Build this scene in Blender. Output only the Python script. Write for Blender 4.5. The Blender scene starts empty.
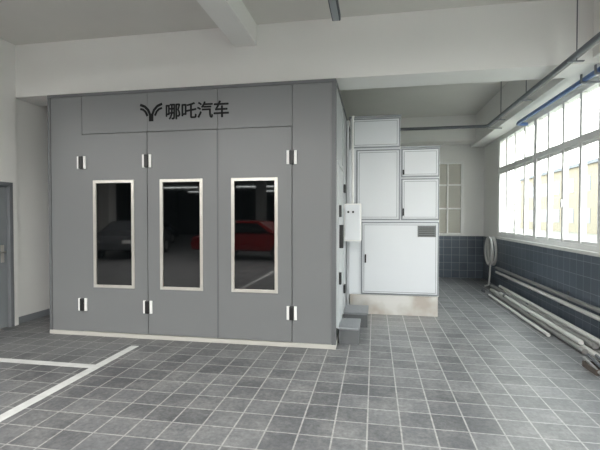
import bpy, bmesh, math, random
from mathutils import Vector
random.seed(4)
D=bpy.data; C=bpy.context; COL=C.scene.collection

# ------------------------------------------------------------ materials
def lin(c):
    return tuple((((v/255)/12.92) if v/255<=0.04045 else (((v/255)+0.055)/1.055)**2.4) for v in c)+(1,)
def newmat(name):
    m=D.materials.new(name); m.use_nodes=True
    nt=m.node_tree; b=nt.nodes["Principled BSDF"]
    return m,nt,b
def mat(name,rgb,rough=.5,metal=0,var=.06,scale=3,emit=0,bump=0,spec=.5):
    m,nt,b=newmat(name)
    tc=nt.nodes.new("ShaderNodeTexCoord"); n=nt.nodes.new("ShaderNodeTexNoise")
    n.inputs["Scale"].default_value=scale; n.inputs["Detail"].default_value=5
    nt.links.new(tc.outputs["Object"],n.inputs["Vector"])
    mx=nt.nodes.new("ShaderNodeMix"); mx.data_type='RGBA'
    c=lin(rgb)
    mx.inputs["A"].default_value=tuple(v*(1-var) for v in c[:3])+(1,)
    mx.inputs["B"].default_value=tuple(min(1,v*(1+var)) for v in c[:3])+(1,)
    nt.links.new(n.outputs["Fac"],mx.inputs["Factor"])
    nt.links.new(mx.outputs["Result"],b.inputs["Base Color"])
    b.inputs["Roughness"].default_value=rough; b.inputs["Metallic"].default_value=metal
    b.inputs["Specular IOR Level"].default_value=spec
    if emit:
        b.inputs["Emission Color"].default_value=c; b.inputs["Emission Strength"].default_value=emit
    if bump:
        n2=nt.nodes.new("ShaderNodeTexNoise"); n2.inputs["Scale"].default_value=60
        nt.links.new(tc.outputs["Object"],n2.inputs["Vector"])
        bp=nt.nodes.new("ShaderNodeBump"); bp.inputs["Strength"].default_value=bump; bp.inputs["Distance"].default_value=.01
        nt.links.new(n2.outputs["Fac"],bp.inputs["Height"]); nt.links.new(bp.outputs["Normal"],b.inputs["Normal"])
    return m

def tilemat(name,c1,c2,grout,size,mortar,rough,axes='XY',scuff=(150,150,150),scuff_amt=.3,off=(0,0),speck=0):
    m,nt,b=newmat(name); L=nt.links.new
    tc=nt.nodes.new("ShaderNodeTexCoord"); sep=nt.nodes.new("ShaderNodeSeparateXYZ"); cmb=nt.nodes.new("ShaderNodeCombineXYZ")
    L(tc.outputs["Object"],sep.inputs[0])
    L(sep.outputs[axes[0]],cmb.inputs[0]); L(sep.outputs[axes[1]],cmb.inputs[1])
    mp=nt.nodes.new("ShaderNodeMapping"); mp.inputs["Location"].default_value=(off[0],off[1],0)
    L(cmb.outputs[0],mp.inputs[0])
    br=nt.nodes.new("ShaderNodeTexBrick"); br.offset=0; br.squash=1
    br.inputs["Scale"].default_value=1; br.inputs["Brick Width"].default_value=size; br.inputs["Row Height"].default_value=size
    br.inputs["Mortar Size"].default_value=mortar; br.inputs["Mortar Smooth"].default_value=.1; br.inputs["Bias"].default_value=0
    br.inputs["Color1"].default_value=lin(c1); br.inputs["Color2"].default_value=lin(c2); br.inputs["Mortar"].default_value=lin(grout)
    L(mp.outputs[0],br.inputs["Vector"])
    n=nt.nodes.new("ShaderNodeTexNoise"); n.inputs["Scale"].default_value=2.2; n.inputs["Detail"].default_value=10; n.inputs["Roughness"].default_value=.8
    L(tc.outputs["Object"],n.inputs["Vector"])
    r=nt.nodes.new("ShaderNodeValToRGB"); r.color_ramp.elements[0].position=.44; r.color_ramp.elements[1].position=.72
    r.color_ramp.elements[0].color=(0,0,0,1); r.color_ramp.elements[1].color=(scuff_amt,)*3+(1,)
    L(n.outputs["Fac"],r.inputs[0])
    mx=nt.nodes.new("ShaderNodeMix"); mx.data_type='RGBA'
    L(r.outputs[0],mx.inputs["Factor"]); L(br.outputs["Color"],mx.inputs["A"]); mx.inputs["B"].default_value=lin(scuff)
    res=mx.outputs["Result"]
    if speck:
        n3=nt.nodes.new("ShaderNodeTexNoise"); n3.inputs["Scale"].default_value=28; n3.inputs["Detail"].default_value=6; n3.inputs["Roughness"].default_value=.7
        L(tc.outputs["Object"],n3.inputs["Vector"])
        mr3=nt.nodes.new("ShaderNodeMapRange"); mr3.inputs["From Min"].default_value=.3; mr3.inputs["From Max"].default_value=.7
        mr3.inputs["To Min"].default_value=1-speck; mr3.inputs["To Max"].default_value=1+speck
        L(n3.outputs["Fac"],mr3.inputs["Value"])
        vm=nt.nodes.new("ShaderNodeVectorMath"); vm.operation='SCALE'
        L(res,vm.inputs[0]); L(mr3.outputs[0],vm.inputs["Scale"]); res=vm.outputs[0]
    L(res,b.inputs["Base Color"])
    mr=nt.nodes.new("ShaderNodeMapRange"); mr.inputs["To Min"].default_value=rough-.1; mr.inputs["To Max"].default_value=rough+.18
    L(n.outputs["Fac"],mr.inputs["Value"])
    L(mr.outputs[0],b.inputs["Roughness"])
    bp=nt.nodes.new("ShaderNodeBump"); bp.invert=True; bp.inputs["Strength"].default_value=.35; bp.inputs["Distance"].default_value=.003
    L(br.outputs["Fac"],bp.inputs["Height"]); L(bp.outputs["Normal"],b.inputs["Normal"])
    return m

M_wall=mat("white_wall_paint",(231,230,227),.8,var=.02,bump=.08)
M_ceil=mat("ceiling_paint",(212,210,205),.9,var=.03,bump=.1)
M_hall=mat("hall_paint",(60,60,60),.9)
M_floor=tilemat("floor_tile",(80,81,84),(104,105,107),(150,149,147),.25,.0065,.40,'XY',(156,156,153),.5,(.05,.02),speck=.28)
M_tileR=tilemat("wall_tile_side",(78,87,98),(90,99,110),(136,141,146),.2,.004,.3,'YZ',(120,125,130),.15,(0,.0))
M_tileB=tilemat("wall_tile_end",(78,87,98),(90,99,110),(136,141,146),.2,.005,.3,'XZ',(120,125,130),.15)
M_line=mat("road_line_paint",(200,201,199),.6,var=.2,scale=9)
M_booth=mat("booth_grey_panel",(109,111,112),.36,var=.02,scale=1)
M_boothtrim=mat("booth_trim_grey",(92,94,96),.4,var=.02)
M_side=mat("booth_side_panel",(178,181,184),.4,var=.03)
M_seam=mat("seam_dark",(60,62,65),.6)
M_steel=mat("brushed_steel",(200,197,190),.3,.6,var=.06,scale=20)
M_glass=mat("dark_glass",(7,9,10),.03,var=.1,spec=.8)
M_black=mat("black_plastic",(18,18,20),.4)
M_white=mat("white_plastic",(228,228,226),.4)
M_cab=mat("cabinet_white",(214,217,221),.35,var=.02)
M_cabtrim=mat("cabinet_aluminium",(140,144,148),.4,.5)
M_label=mat("label_plate",(105,108,108),.5)
M_logo=mat("logo_vinyl",(14,15,17),.6,spec=.2)
M_frame=mat("window_aluminium",(228,228,226),.4,var=.02)
M_door=mat("grey_door_paint",(128,132,136),.45)
M_cond=mat("conduit_grey",(104,108,113),.4,.3)
M_blue=mat("blue_pipe",(80,110,162),.4)
M_pvc=mat("pvc_white",(206,206,202),.4)
M_galv=mat("galvanised_pipe",(160,160,158),.35,.6)
M_brown=mat("dull_brown",(88,80,74),.7,var=.3,scale=12)
M_lamp=mat("lamp_housing",(70,76,84),.5)
M_red=mat("red_car_paint",(105,12,14),.2)
M_carw=mat("grey_car_paint",(80,82,85),.2)
M_tyre=mat("tyre_rubber",(20,20,20),.8)
M_tube=mat("lit_tube",(240,248,245),.5,emit=14)
M_tail=mat("tail_light",(255,40,30),.3,emit=1.5)
M_sill=mat("sill_white",(214,214,210),.5)
M_base=mat("base_channel_cream",(174,172,166),.5)
M_step=mat("step_plate",(128,131,134),.4,.3,var=.2,scale=30)
M_outb=mat("facade_cream",(116,111,98),.9)
M_roofb=mat("facade_roof",(90,96,104),.9)
M_grass=mat("ground_outside",(104,106,98),.95)
M_hill=mat("distant_hill",(98,108,116),.95,var=.1,scale=.3)

# plinth: galvanised sheet, warm reflections painted in as soft beige mottling
M_pl,nt,b=newmat("plinth_sheet_metal")
n=nt.nodes.new("ShaderNodeTexNoise"); n.inputs["Scale"].default_value=2.4; n.inputs["Detail"].default_value=3
tc=nt.nodes.new("ShaderNodeTexCoord"); nt.links.new(tc.outputs["Object"],n.inputs["Vector"])
r=nt.nodes.new("ShaderNodeValToRGB"); e=r.color_ramp.elements
e[0].position=.35; e[0].color=lin((192,184,174)); e[1].position=.6; e[1].color=lin((222,221,217))
nt.links.new(n.outputs["Fac"],r.inputs[0]); nt.links.new(r.outputs[0],b.inputs["Base Color"])
b.inputs["Metallic"].default_value=.35; b.inputs["Roughness"].default_value=.22

# window pane glass
M_pane,nt,b=newmat("clear_pane")
for nn in list(nt.nodes):
    if nn.type=='BSDF_PRINCIPLED': nt.nodes.remove(nn)
out=[x for x in nt.nodes if x.type=='OUTPUT_MATERIAL'][0]
tr=nt.nodes.new("ShaderNodeBsdfTransparent"); tr.inputs[0].default_value=(.93,.95,.94,1)
gl=nt.nodes.new("ShaderNodeBsdfGlossy"); gl.inputs["Roughness"].default_value=.03
ms=nt.nodes.new("ShaderNodeMixShader"); ms.inputs[0].default_value=.06
nt.links.new(tr.outputs[0],ms.inputs[1]); nt.links.new(gl.outputs[0],ms.inputs[2]); nt.links.new(ms.outputs[0],out.inputs[0])

# ------------------------------------------------------------ geometry helpers
def empty(name,loc=(0,0,0)):
    o=D.objects.new(name,None); COL.objects.link(o); o.location=loc; o.empty_display_size=.1; return o
def meshobj(name,bm,m,parent=None,bevel=0,smooth=False):
    me=D.meshes.new(name); bm.normal_update(); bm.to_mesh(me); bm.free()
    for mm in (m if isinstance(m,(list,tuple)) else [m]): me.materials.append(mm)
    o=D.objects.new(name,me); COL.objects.link(o)
    if parent: o.parent=parent
    if bevel:
        bv=o.modifiers.new("b",'BEVEL'); bv.width=bevel; bv.segments=2; bv.limit_method='ANGLE'
    if smooth:
        for p in me.polygons: p.use_smooth=True
    return o
def addbox(bm,x0,x1,y0,y1,z0,z1):
    v=[bm.verts.new((x,y,z)) for z in (z0,z1) for y in (y0,y1) for x in (x0,x1)]
    for f in ((0,2,3,1),(4,5,7,6),(0,1,5,4),(2,6,7,3),(0,4,6,2),(1,3,7,5)):
        bm.faces.new([v[i] for i in f])
def box(name,x0,x1,y0,y1,z0,z1,m,parent=None,bevel=0):
    bm=bmesh.new(); addbox(bm,x0,x1,y0,y1,z0,z1); return meshobj(name,bm,m,parent,bevel)
def boxes(name,lst,m,parent=None,bevel=0):
    bm=bmesh.new()
    for b_ in lst: addbox(bm,*b_)
    return meshobj(name,bm,m,parent,bevel)
def tube(name,pts,r,m,parent=None,cyclic=False,res=4):
    cu=D.curves.new(name,'CURVE'); cu.dimensions='3D'; cu.bevel_depth=r; cu.bevel_resolution=res; cu.use_fill_caps=True
    s=cu.splines.new('POLY'); s.points.add(len(pts)-1)
    for p,q in zip(s.points,pts): p.co=(*q,1)
    s.use_cyclic_u=cyclic
    cu.materials.append(m)
    t=D.objects.new(name+"_c",cu); COL.objects.link(t)
    dg=C.evaluated_depsgraph_get(); me=D.meshes.new_from_object(t.evaluated_get(dg))
    D.objects.remove(t); o=D.objects.new(name,me); COL.objects.link(o)
    if parent: o.parent=parent
    for p in me.polygons: p.use_smooth=True
    return o
def cyl(name,c,r,h,axis,m,parent=None,seg=24,bevel=0):
    bm=bmesh.new(); bmesh.ops.create_cone(bm,cap_ends=True,segments=seg,radius1=r,radius2=r,depth=h)
    from mathutils import Matrix
    R={'X':Matrix.Rotation(math.pi/2,4,'Y'),'Y':Matrix.Rotation(math.pi/2,4,'X'),'Z':Matrix.Identity(4)}[axis]
    bmesh.ops.transform(bm,matrix=Matrix.Translation(c)@R,verts=bm.verts)
    return meshobj(name,bm,m,parent,bevel)

XR=2.8; XL=-5.2; YB=11.5; ZC=4.12
XL2=-18; YF=-26
# ------------------------------------------------------------ room shell
box("floor",XL2,XR+.25,YF,YB+.2,-.1,0,M_floor)
box("ceiling",XL2,XR+.25,YF,YB+.2,ZC,ZC+.15,M_ceil)
box("wall_back",XL-.3,XR+.25,YB,YB+.2,0,ZC,M_wall)
boxes("wall_left",[(XL-.25,XL,3.7,4.25,0,ZC),(XL-.25,XL,5.22,5.3,0,ZC),(XL-.25,XL,4.25,5.22,2.1,ZC),(XL-.25,XL-.05,5.3,YB,0,ZC)],M_wall)
WY0,WY1=-7.35,10.25
boxes("wall_right",[(XR,XR+.25,YF,YB,0,1.1),(XR,XR+.25,YF,YB,3.39,ZC),(XR,XR+.25,WY1,YB,1.1,3.39),(XR,XR+.25,YF,WY0,1.1,3.39)],M_wall)
box("wall_front",XL2,XR+.25,YF-.2,YF,0,ZC,M_hall)
box("wall_hall_left",XL2-.2,XL2,YF,3.7,0,ZC,M_hall)
box("wall_hall_back",XL2,XL-.25,3.7,3.9,0,ZC,M_wall)
# wainscot tiles and sill
box("trim_1",XR-.015,XR,-7,YB-.015,0,1.1,M_tileR)
box("trim_2",XL,XR-.015,YB-.015,YB,0,1.1,M_tileB)
box("trim_3",XR-.05,XR+.1,WY0,WY1,1.1,1.15,M_sill,bevel=.006)
boxes("baseboard_left",[(XL-.05,XL-.04,5.3,11.4,0,.1)],M_door)
# beams
box("ceiling_beam",XL-.1,XR,5.3,5.8,3.36,ZC,M_wall)
box("ceiling_beam",-1.83,-1.53,-8,5.3,3.85,ZC,M_wall)
boxes("ceiling_beam",[(2.45,XR,-8,5.3,3.42,ZC),(2.45,XR,5.8,YB,3.42,ZC)],M_wall)
box("ceiling_beam",XL-.05,2.45,10.9,YB,3.5,ZC,M_wall)

# ------------------------------------------------------------ windows on right
def window(i,y0,y1):
    p=empty(f"window_{i}",(0,0,0))
    z0,z1,zt=1.15,3.39,2.68; xa,xb=XR+.01,XR+.09
    L=[(xa,xb,y0,y0+.065,z0,z1),(xa,xb,y1-.065,y1,z0,z1),(xa,xb,y0+.065,y1-.065,z0,z0+.075),(xa,xb,y0+.065,y1-.065,z1-.06,z1),(xa-.005,xb,y0+.065,y1-.065,zt-.05,zt+.05)]
    n=4; w=(y1-y0)/n
    for k in range(1,n):
        y=y0+k*w; L.append((xa+.005,xb,y-.032,y+.032,z0+.075,zt-.05)); L.append((xa+.005,xb,y-.032,y+.032,zt+.05,z1-.06))
    boxes("frame",L,M_frame,p,.004)
    S=[]
    for k in range(n):
        a=y0+k*w+.034; b_=y0+(k+1)*w-.034
        S+= [(xa+.02,xa+.045,a,b_,z0+.075,z0+.115),(xa+.02,xa+.045,a,b_,zt-.095,zt-.05)]
    boxes("sash",S,M_frame,p)
    box("glass",xa+.03,xa+.036,y0+.05,y1-.05,z0+.05,z1-.05,M_pane,p)
    boxes("latch",[(xa-.02,xa+.02,y0+2*w-.02,y0+2*w+.02,1.75,1.87)],M_white,p,.004)
k=1; y=WY1
while y-2.2>=WY0-.01:
    window(k,y-2.2,y); y-=2.2; k+=1
# window in back wall
p=empty(f"window_{k}")
boxes("frame",[(1.5,1.56,YB-.06,YB-.001,1.12,3.05),(2.22,2.28,YB-.06,YB-.001,1.12,3.05),(1.56,2.22,YB-.06,YB-.001,2.99,3.05),(1.56,2.22,YB-.06,YB-.001,1.12,1.18),
   (1.56,2.22,YB-.05,YB-.001,2.42,2.46),(1.56,2.22,YB-.05,YB-.001,1.8,1.84),(1.87,1.91,YB-.05,YB-.001,1.18,2.99)],M_frame,p,.004)
box("panel",1.56,2.22,YB-.02,YB-.001,1.18,2.99,mat("frosted_pane",(170,168,158),.25),p)

# outside world
box("outdoor_ground",XR+.3,140,-60,160,-.4,-.3,M_grass)
p=empty("neighbour_building")
box("facade",24,30,-10,75,-.3,7.6,M_outb,p)
box("roof_edge",23.7,30.3,-10.3,75.3,7.6,8.0,M_roofb,p)
boxes("facade_windows",[(23.95,24,-8+4*i,-5.6+4*i,z,z+1.7) for i in range(20) for z in (.9,4.6)],mat("facade_glass",(80,94,108),.3),p)

# ------------------------------------------------------------ left door
p=empty("door_1")
box("leaf",XL-.09,XL-.04,4.31,5.16,0.01,2.04,M_door,p,.004)
boxes("frame",[(XL-.15,XL+.012,4.25,4.31,0,2.1),(XL-.15,XL+.012,5.16,5.22,0,2.1),(XL-.15,XL+.012,4.31,5.16,2.04,2.1)],mat("door_frame_grey",(112,115,119),.5),p,.004)
box("handle_plate",XL-.04,XL-.03,5.05,5.10,.95,1.2,M_steel,p)
tube("handle",[(XL-.035,5.075,1.1),(XL+.02,5.075,1.1),(XL+.02,4.95,1.1)],.01,M_steel,p)
boxes("panel_moulding",[(XL-.04,XL-.034,4.45,4.47,.3,1.85),(XL-.04,XL-.034,4.93,4.95,.3,1.85)],M_door,p)

# ------------------------------------------------------------ spray booth
B=empty("spray_booth")
bx0,bx1,by,bz=-4.387,-.47,5.0,3.26
box("body",bx0+.03,bx1-.0,by+.03,11.2,.05,bz-.03,M_side,B)
boxes("front_panel",[(bx0,-3.884,by,by+.03,.05,bz-.04),(-.994,bx1,by,by+.03,.05,bz-.04),(-3.879,-2.925,by,by+.03,2.715,bz-.04),(-2.921,-1.96,by,by+.03,2.715,bz-.04),(-1.954,-.999,by,by+.03,2.715,bz-.04)],M_booth,B,.002)
box("seam_backing",bx0+.01,bx1-.01,by+.02,by+.032,.05,bz-.05,M_seam,B)
boxes("base_channel",[(bx0-.01,bx1+.012,by-.018,by+.05,0,.05),(bx1-.03,bx1+.012,by+.05,11.2,0,.05),(bx0-.01,bx0+.03,by+.05,11.2,0,.05)],M_base,B,.003)
boxes("top_trim",[(bx0-.012,bx1+.012,by-.012,by+.05,bz-.04,bz),(bx1-.03,bx1+.012,by+.05,11.2,bz-.04,bz),(bx0-.012,bx0+.03,by+.05,11.2,bz-.04,bz)],M_boothtrim,B,.003)
boxes("corner_trim",[(bx1-.04,bx1+.012,by-.012,by,.05,bz-.04),(bx1,bx1+.012,by,by+.06,.05,bz-.04),(bx0-.012,bx0+.03,by-.012,by,.05,bz-.04)],M_boothtrim,B,.002)
box("roof",bx0,bx1,by+.05,11.2,bz-.04,bz-.01,M_side,B)
doors=[(-3.876,-2.928,-3.71,-3.11),(-2.918,-1.962,-2.745,-2.155),(-1.952,-1.002,-1.775,-1.175)]
wz0,wz1=.655,2.09
for i,(a,c,wa,wc) in enumerate(doors):
    f=.04
    boxes(f"door_leaf_{i+1}",[(a,wa+.02,by-.012,by+.025,.06,2.705),(wc-.02,c,by-.012,by+.025,.06,2.705),(wa+.02,wc-.02,by-.012,by+.025,.06,wz0+.02),(wa+.02,wc-.02,by-.012,by+.025,wz1-.02,2.705)],M_booth,B)
    boxes(f"window_frame_{i+1}",[(wa,wa+f,by-.026,by+.01,wz0,wz1),(wc-f,wc,by-.026,by+.01,wz0,wz1),(wa+f,wc-f,by-.026,by+.01,wz0,wz0+f),(wa+f,wc-f,by-.026,by+.01,wz1-f,wz1)],M_steel,B,.004)
    box(f"window_glass_{i+1}",wa+f,wc-f,by-.008,by+.008,wz0+f,wz1-f,M_glass,B)
for j,(hx,zz) in enumerate([(-3.878,2.33),(-3.878,.42),(-2.923,2.33),(-2.923,.42),(-.999,2.33),(-.999,.42)]):
    boxes(f"hinge_plate_{j+1}",[(hx-.064,hx-.028,by-.03,by-.012,zz-.085,zz+.085),(hx+.028,hx+.064,by-.03,by-.012,zz-.085,zz+.085)],M_white,B,.004)
    boxes(f"hinge_barrel_{j+1}",[(hx-.028,hx+.028,by-.05,by-.012,zz-.083,zz+.083)],M_black,B,.008)
boxes("door_edge_strip",[(-1.965,-1.949,by-.018,by-.012,.06,2.70)],M_boothtrim,B)
# lettering (slightly shifted layers give the bold weight)
for q,(dx,dz) in enumerate([(-.0045,0),(.0045,0),(0,.004),(0,-.004),(0,0)]):
    cu=D.curves.new("lettering",'FONT'); cu.body="\u54ea\u5412\u6c7d\u8f66"; cu.size=.222; cu.extrude=.0015; cu.align_x='LEFT'; cu.space_character=.97
    cu.materials.append(M_logo)
    t=D.objects.new("lettering",cu); COL.objects.link(t); t.rotation_euler=(math.pi/2,0,0); t.location=(-2.675+dx,by-.0025-.0004*q,2.878+dz); t.parent=B
bm=bmesh.new(); ex,ez=-2.866,2.97
def stroke(pts,w0,w1):
    n=len(pts); L=[];R=[]
    for i,(x,z) in enumerate(pts):
        a=pts[max(0,i-1)]; c=pts[min(n-1,i+1)]
        dx,dz=c[0]-a[0],c[1]-a[1]; l=math.hypot(dx,dz); w=(w0+(w1-w0)*i/(n-1))/2
        L.append(bm.verts.new((ex+x-dz/l*w,by-.004,ez+z+dx/l*w))); R.append(bm.verts.new((ex+x+dz/l*w,by-.004,ez+z-dx/l*w)))
    for i in range(n-1): bm.faces.new([L[i],L[i+1],R[i+1],R[i]])
for s in (-1,1):
    stroke([(s*.015,-.125),(s*.015,-.04),(s*.04,.02),(s*.09,.07),(s*.155,.095)],.034,.034)
    stroke([(s*.052,-.055),(s*.078,-.002),(s*.112,.03),(s*.155,.042)],.03,.028)
meshobj("emblem",bm,M_logo,B)
# side personnel door
box("side_door",bx1,bx1+.02,5.25,6.0,.22,2.25,M_side,B,.003)
boxes("side_door_frame",[(bx1,bx1+.03,5.19,5.25,.2,2.31),(bx1,bx1+.03,6.0,6.06,.2,2.31),(bx1,bx1+.03,5.25,6.0,2.25,2.31)],M_side,B)
boxes("side_handle",[(bx1+.02,bx1+.08,5.3,5.34,1.2,1.5)],M_black,B,.01)
boxes("side_hinge",[(bx1+.03,bx1+.06,5.98,6.08,.5,.62),(bx1+.03,bx1+.06,5.98,6.08,1.95,2.07),(bx1+.02,bx1+.06,5.2,5.28,1.6,1.75),(bx1+.02,bx1+.06,5.2,5.28,.75,.9)],M_black,B,.006)
boxes("side_rib",[(bx1,bx1+.012,6.1+.9*i,6.13+.9*i,.06,bz-.05) for i in range(6)],M_side,B)

# control box on the side
p=empty("control_box")
box("cabinet",bx1+.02,-.20,6.2,6.5,1.24,1.80,M_white,p,.008)
box("front_door",bx1+.035,-.215,6.19,6.2,1.26,1.78,M_cab,p,.004)
boxes("indicator",[(-.40,-.37,6.18,6.19,1.66,1.69),(-.33,-.30,6.18,6.19,1.66,1.69)],M_black,p,.004)
tube("cable_conduit",[(-.33,6.35,1.8),(-.33,6.35,3.1),(-.33,6.5,3.15)],.018,M_white,p)

# steps
def steps(y0,y1,h,x1):
    p=empty("access_step")
    box("tread",bx1+.03,x1,y0,y1,h-.03,h,M_step,p,.004)
    boxes("riser",[(bx1+.03,x1-.01,y0+.01,y0+.03,0.0,h-.03),(x1-.03,x1-.01,y0+.03,y1-.01,0.0,h-.03),(bx1+.03,x1-.01,y1-.03,y1-.01,0,h-.03)],M_boothtrim,p)
steps(5.2,5.72,.21,-.18)
steps(6.05,6.6,.21,-.09)

# ------------------------------------------------------------ air unit cabinets
A=empty("air_handling_unit")
ay=6.9
box("plinth",-.40,1.0,ay+.01,8.1,0,.32,M_pl,A,.003)
boxes("casing",[(-.42,1.015,ay+.02,8.1,.32,1.535),(-.42,1.015,ay+.02,8.1,1.535,2.71),(-.40,.405,ay+.02,8.1,2.71,3.22)],M_cab,A,.004)
box("closing_strip",bx1+.014,-.42,ay+.05,ay+.08,.05,3.2,M_cab,A)
def panel(n,x0,x1,z0,z1):
    f=.022
    box(f"panel_{n}",x0+f,x1-f,ay-.005,ay+.02,z0+f,z1-f,M_cab,A,.006)
    boxes(f"panel_frame_{n}",[(x0,x0+f-.004,ay,ay+.02,z0,z1),(x1-f+.004,x1,ay,ay+.02,z0,z1),(x0+f-.004,x1-f+.004,ay,ay+.02,z0,z0+f-.004),(x0+f-.004,x1-f+.004,ay,ay+.02,z1-f+.004,z1)],M_cabtrim,A)
    g=.045
    boxes(f"panel_groove_{n}",[(x0+g,x0+g+.007,ay-.007,ay-.004,z0+g,z1-g),(x1-g-.007,x1-g,ay-.007,ay-.004,z0+g,z1-g),(x0+g,x1-g,ay-.007,ay-.004,z0+g,z0+g+.007),(x0+g,x1-g,ay-.007,ay-.004,z1-g-.007,z1-g)],M_cabtrim,A)
panel(1,-.38,.40,2.73,3.21)
panel(2,-.30,.40,1.55,2.70)
panel(3,.42,1.01,2.24,2.70)
panel(4,.42,1.01,1.55,2.22)
panel(5,-.22,1.01,.33,1.52)
box("rating_plate",.68,.96,ay-.012,ay-.007,1.28,1.46,M_label,A)
boxes("rating_plate_lines",[(.70,.94,ay-.014,ay-.012,1.30+.03*i,1.308+.03*i) for i in range(5)],M_black,A)
boxes("handle",[(.44,.465,ay-.04,ay-.005,1.62,1.74),(.44,.465,ay-.04,ay-.005,2.28,2.36),(-.16,-.135,ay-.04,ay-.005,.85,.99)],M_black,A,.006)
boxes("top_cap",[(-.42,.42,ay-.01,8.1,3.22,3.25),(.42,1.03,ay-.01,8.1,2.71,2.735)],M_cabtrim,A)

# ------------------------------------------------------------ conduits
p=empty("ceiling_conduit")
tube("pipe_run",[(2.07,-6,3.3),(2.07,8.22,3.3),(2.05,8.28,3.3),(2.0,8.3,3.3),(.45,8.3,3.3)],.03,M_cond,p)
tube("pipe_run_small",[(2.15,-6,3.32),(2.15,8.4,3.32),(2.15,8.6,3.32),(2.42,8.65,3.32)],.014,M_galv,p)
for i,yy in enumerate((4.9,6.4,7.6)):
    boxes(f"hanger_{i}",[(2.02,2.18,yy-.015,yy+.015,3.25,3.262)],M_cond,p)
    tube(f"hanger_rod_{i}",[(2.11,yy,3.262),(2.11,yy,ZC)],.006,M_cond,p)
p=empty("blue_water_pipe")
tube("pipe_run",[(2.55,-6,3.3),(2.55,8.1,3.3),(2.57,8.2,3.3),(2.74,8.24,3.3)],.032,M_blue,p)
for i,yy in enumerate((5.36,5.7)):
    boxes(f"bracket_{i}",[(2.5,2.79,yy-.015,yy+.015,3.25,3.272),(2.5,2.515,yy-.015,yy+.015,3.272,3.359)],M_cond,p)

# ceiling light
p=empty("ceiling_light")
box("housing",-.50,-.40,1.0,4.92,3.9,3.98,M_lamp,p,.01)
box("diffuser",-.485,-.415,1.05,4.88,3.885,3.9,mat("unlit_diffuser",(150,155,160),.4),p,.004)
boxes("suspension",[(-.455,-.445,yy-.005,yy+.005,3.98,ZC) for yy in (1.3,3.0,4.6)],M_cond,p)

# ------------------------------------------------------------ pipes by right wall
p=empty("wall_pipe")
for i,(z,r_,m) in enumerate(((.46,.03,M_galv),(.36,.03,M_pvc))):
    tube(f"run_{i}",[(2.70,5.0,z),(2.70,9.95,z)],r_,m,p)
boxes("bracket",[(2.66,XR-.015,yy,yy+.03,.31,.33) for yy in (5.3,6.6,7.9,9.2)]+[(2.765,XR-.015,yy,yy+.03,.33,.52) for yy in (5.3,6.6,7.9,9.2)],M_cond,p)
p=empty("pipe_bundle")
spec=[(2.64,4.95,9.8,.035,.034,M_pvc),(2.56,5.2,9.3,.035,.034,M_galv),(2.48,5.05,9.5,.035,.034,M_pvc),(2.40,5.3,9.0,.035,.034,M_galv),
      (2.60,5.1,9.0,.10,.032,M_pvc),(2.52,5.3,9.6,.10,.032,M_galv),(2.44,5.45,8.7,.10,.03,M_pvc),(2.56,5.0,9.2,.162,.028,M_pvc),(2.28,6.0,8.9,.026,.024,M_pvc)]
for i,(x,a,c,z,r_,m) in enumerate(spec):
    tube(f"pipe_{i}",[(x+random.uniform(-.008,.008),a,z),(x+random.uniform(-.008,.008),c,z)],r_,m,p)
    if i%2==0: tube(f"coupling_{i}",[(x,a+1.7+.2*i,z),(x,a+1.8+.2*i,z)],r_+.007,M_cond,p)
p=empty("pipe_bracket_pile")
boxes("tray",[(2.2,2.44,4.62,4.9,.0,.015),(2.2,2.21,4.62,4.9,.015,.06),(2.43,2.44,4.62,4.9,.015,.06),(2.21,2.43,4.62,4.63,.015,.06),(2.21,2.43,4.89,4.9,.015,.06)],M_brown,p,.003)
for i in range(4):
    tube(f"offcut_{i}",[(2.23+.04*i,4.60,.035+.03*(i%2)),(2.25+.04*i,4.97,.07+.03*(i%2))],.016,M_cond if i%2 else M_galv,p)
# hose coil hanging on pier
p=empty("hose_coil")
pts=[]
for i in range(5*32+1):
    a=i/32*2*math.pi; rr=.30-.012*math.sin(i*.11)
    pts.append((2.71+.055*math.sin(i*.05),10.45+rr*math.cos(a)*.9,.80+rr*math.sin(a)*1.05))
tube("hose",pts,.024,M_pvc,p)
box("hook",2.70,XR-.015,10.43,10.47,1.05,1.09,M_cond,p)
tube("hose_tail",[(2.7,10.45,.5),(2.66,10.35,.2),(2.6,10.2,.03),(2.5,10.1,.02)],.018,M_pvc,p)

# ------------------------------------------------------------ floor markings
box("floor_line_1",-2.97,-2.87,-3,4.68,.0,.003,M_line)
box("floor_line_2",-5.1,-2.97,3.90,4.0,.0,.003,M_line)

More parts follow.
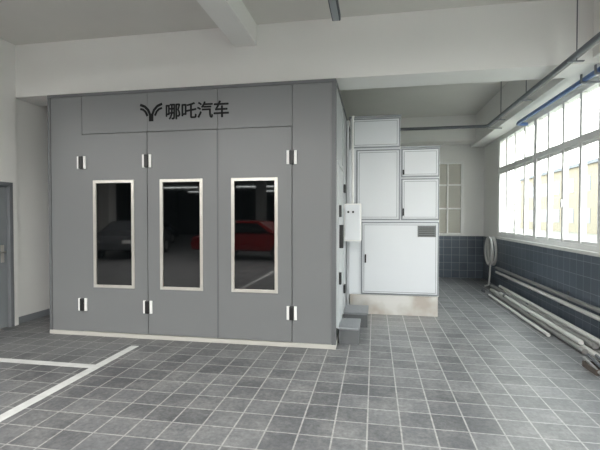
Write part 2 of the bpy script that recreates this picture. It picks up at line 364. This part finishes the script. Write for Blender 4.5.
# ------------------------------------------------------------ cars behind the camera
def car(x,y,rot,paint):
    p=empty("car",(x,y,0)); p.rotation_euler=(0,0,rot)
    prof=[(-2.2,.35),(-2.25,.6),(-2.15,.85),(-1.55,.98),(-1.0,1.35),(-.4,1.46),(.5,1.43),(1.15,1.05),(1.95,.88),(2.2,.65),(2.2,.35)]
    bm=bmesh.new()
    def wid(z): return .9 if z<1 else .9-(z-1)*.45
    a=[bm.verts.new((px,-wid(pz),pz)) for px,pz in prof]; b_=[bm.verts.new((px,wid(pz),pz)) for px,pz in prof]
    bm.faces.new(a); bm.faces.new(b_[::-1])
    for i in range(len(prof)):
        j=(i+1)%len(prof); bm.faces.new([a[j],a[i],b_[i],b_[j]])
    meshobj("body",bm,paint,p,.06)
    for s in (-1,1):
        bm=bmesh.new()
        q=[(-1.35,1.02),(-.92,1.3),(-.38,1.39),(.45,1.37),(.95,1.04)]
        v=[bm.verts.new((px,s*(wid(pz)+.012),pz)) for px,pz in q]; bm.faces.new(v if s<0 else v[::-1])
        meshobj("side_glass",bm,M_glass,p)
        for wx in (-1.35,1.35):
            cyl("wheel",(wx,s*.82,.33),.33,.22,'Y',M_tyre,p,bevel=.02); cyl("rim",(wx,s*.935,.33),.2,.02,'Y',M_steel,p)
    for s in (-1,1): box("lamp",2.12,2.24,s*.65-.18,s*.65+.18,.62,.74,M_tail if paint is M_red else M_white,p,.01)
car(-4.6,-5.5,.1,M_red); car(-10,-6,1.4,M_carw); car(-7.5,-12,1.5,M_carw); car(-13,-12,1.6,M_black)
for i,(x,y_) in enumerate([(-7.5,-8.5),(-1.5,-9.5),(-13,-8.5),(-7.5,-17),(-1.5,-17)]):
    box("concrete_column",x-.3,x+.3,y_-.3,y_+.3,0,ZC,M_wall,bevel=.02)
# lit linear fittings behind camera
def lamp(x,y_,ln,power,along='X'):
    p=empty("linear_light",(x,y_,3.75))
    hx,hy=(ln/2,.05) if along=='X' else (.05,ln/2)
    box("housing",-hx,hx,-hy,hy,0,.06,M_lamp,p,.005)
    box("tube",-hx*.97,hx*.97,-hy*.5,hy*.5,-.03,-.002,M_tube,p)
    boxes("rod",[(-hx*.8-.005,-hx*.8+.005,-.005,.005,.06,.365),(hx*.8-.005,hx*.8+.005,-.005,.005,.06,.365)] ,M_cond,p)
    if power:
        l=D.lights.new("area",'AREA'); l.shape='RECTANGLE'; l.size=hx*2; l.size_y=max(hy*2,.1); l.energy=power; l.color=(1,.985,.96)
        o=D.objects.new("light_emitter",l); COL.objects.link(o); o.parent=p; o.location=(0,0,-.05)
for x in (-8,-3.6,.6):
    lamp(x,-1.5,3,360); lamp(x,-5.5,3,220)
for x in (-14,-8,-3.6,.5):
    for y_ in (-12,-18,-23): lamp(x,y_,3.2,15)

# ------------------------------------------------------------ world, camera
w=D.worlds.new("World"); C.scene.world=w; w.use_nodes=True
nt=w.node_tree; bg=nt.nodes["Background"]
tc=nt.nodes.new("ShaderNodeTexCoord"); sp=nt.nodes.new("ShaderNodeSeparateXYZ"); rp=nt.nodes.new("ShaderNodeValToRGB")
nt.links.new(tc.outputs["Generated"],sp.inputs[0]); nt.links.new(sp.outputs["Z"],rp.inputs[0])
rp.color_ramp.elements[0].color=(1,.96,.88,1); rp.color_ramp.elements[1].color=(.86,.93,1,1)
nt.links.new(rp.outputs[0],bg.inputs[0]); bg.inputs[1].default_value=10.5

C.scene.view_settings.view_transform='Standard'
C.scene.view_settings.exposure=.12
cam=D.cameras.new("camera"); cam.sensor_width=36; cam.lens=24.9; cam.clip_start=.05
co=D.objects.new("camera",cam); COL.objects.link(co); co.location=(0,0,1.6)
co.rotation_euler=(math.radians(90-1.1),0,math.radians(10.2)); C.scene.camera=co
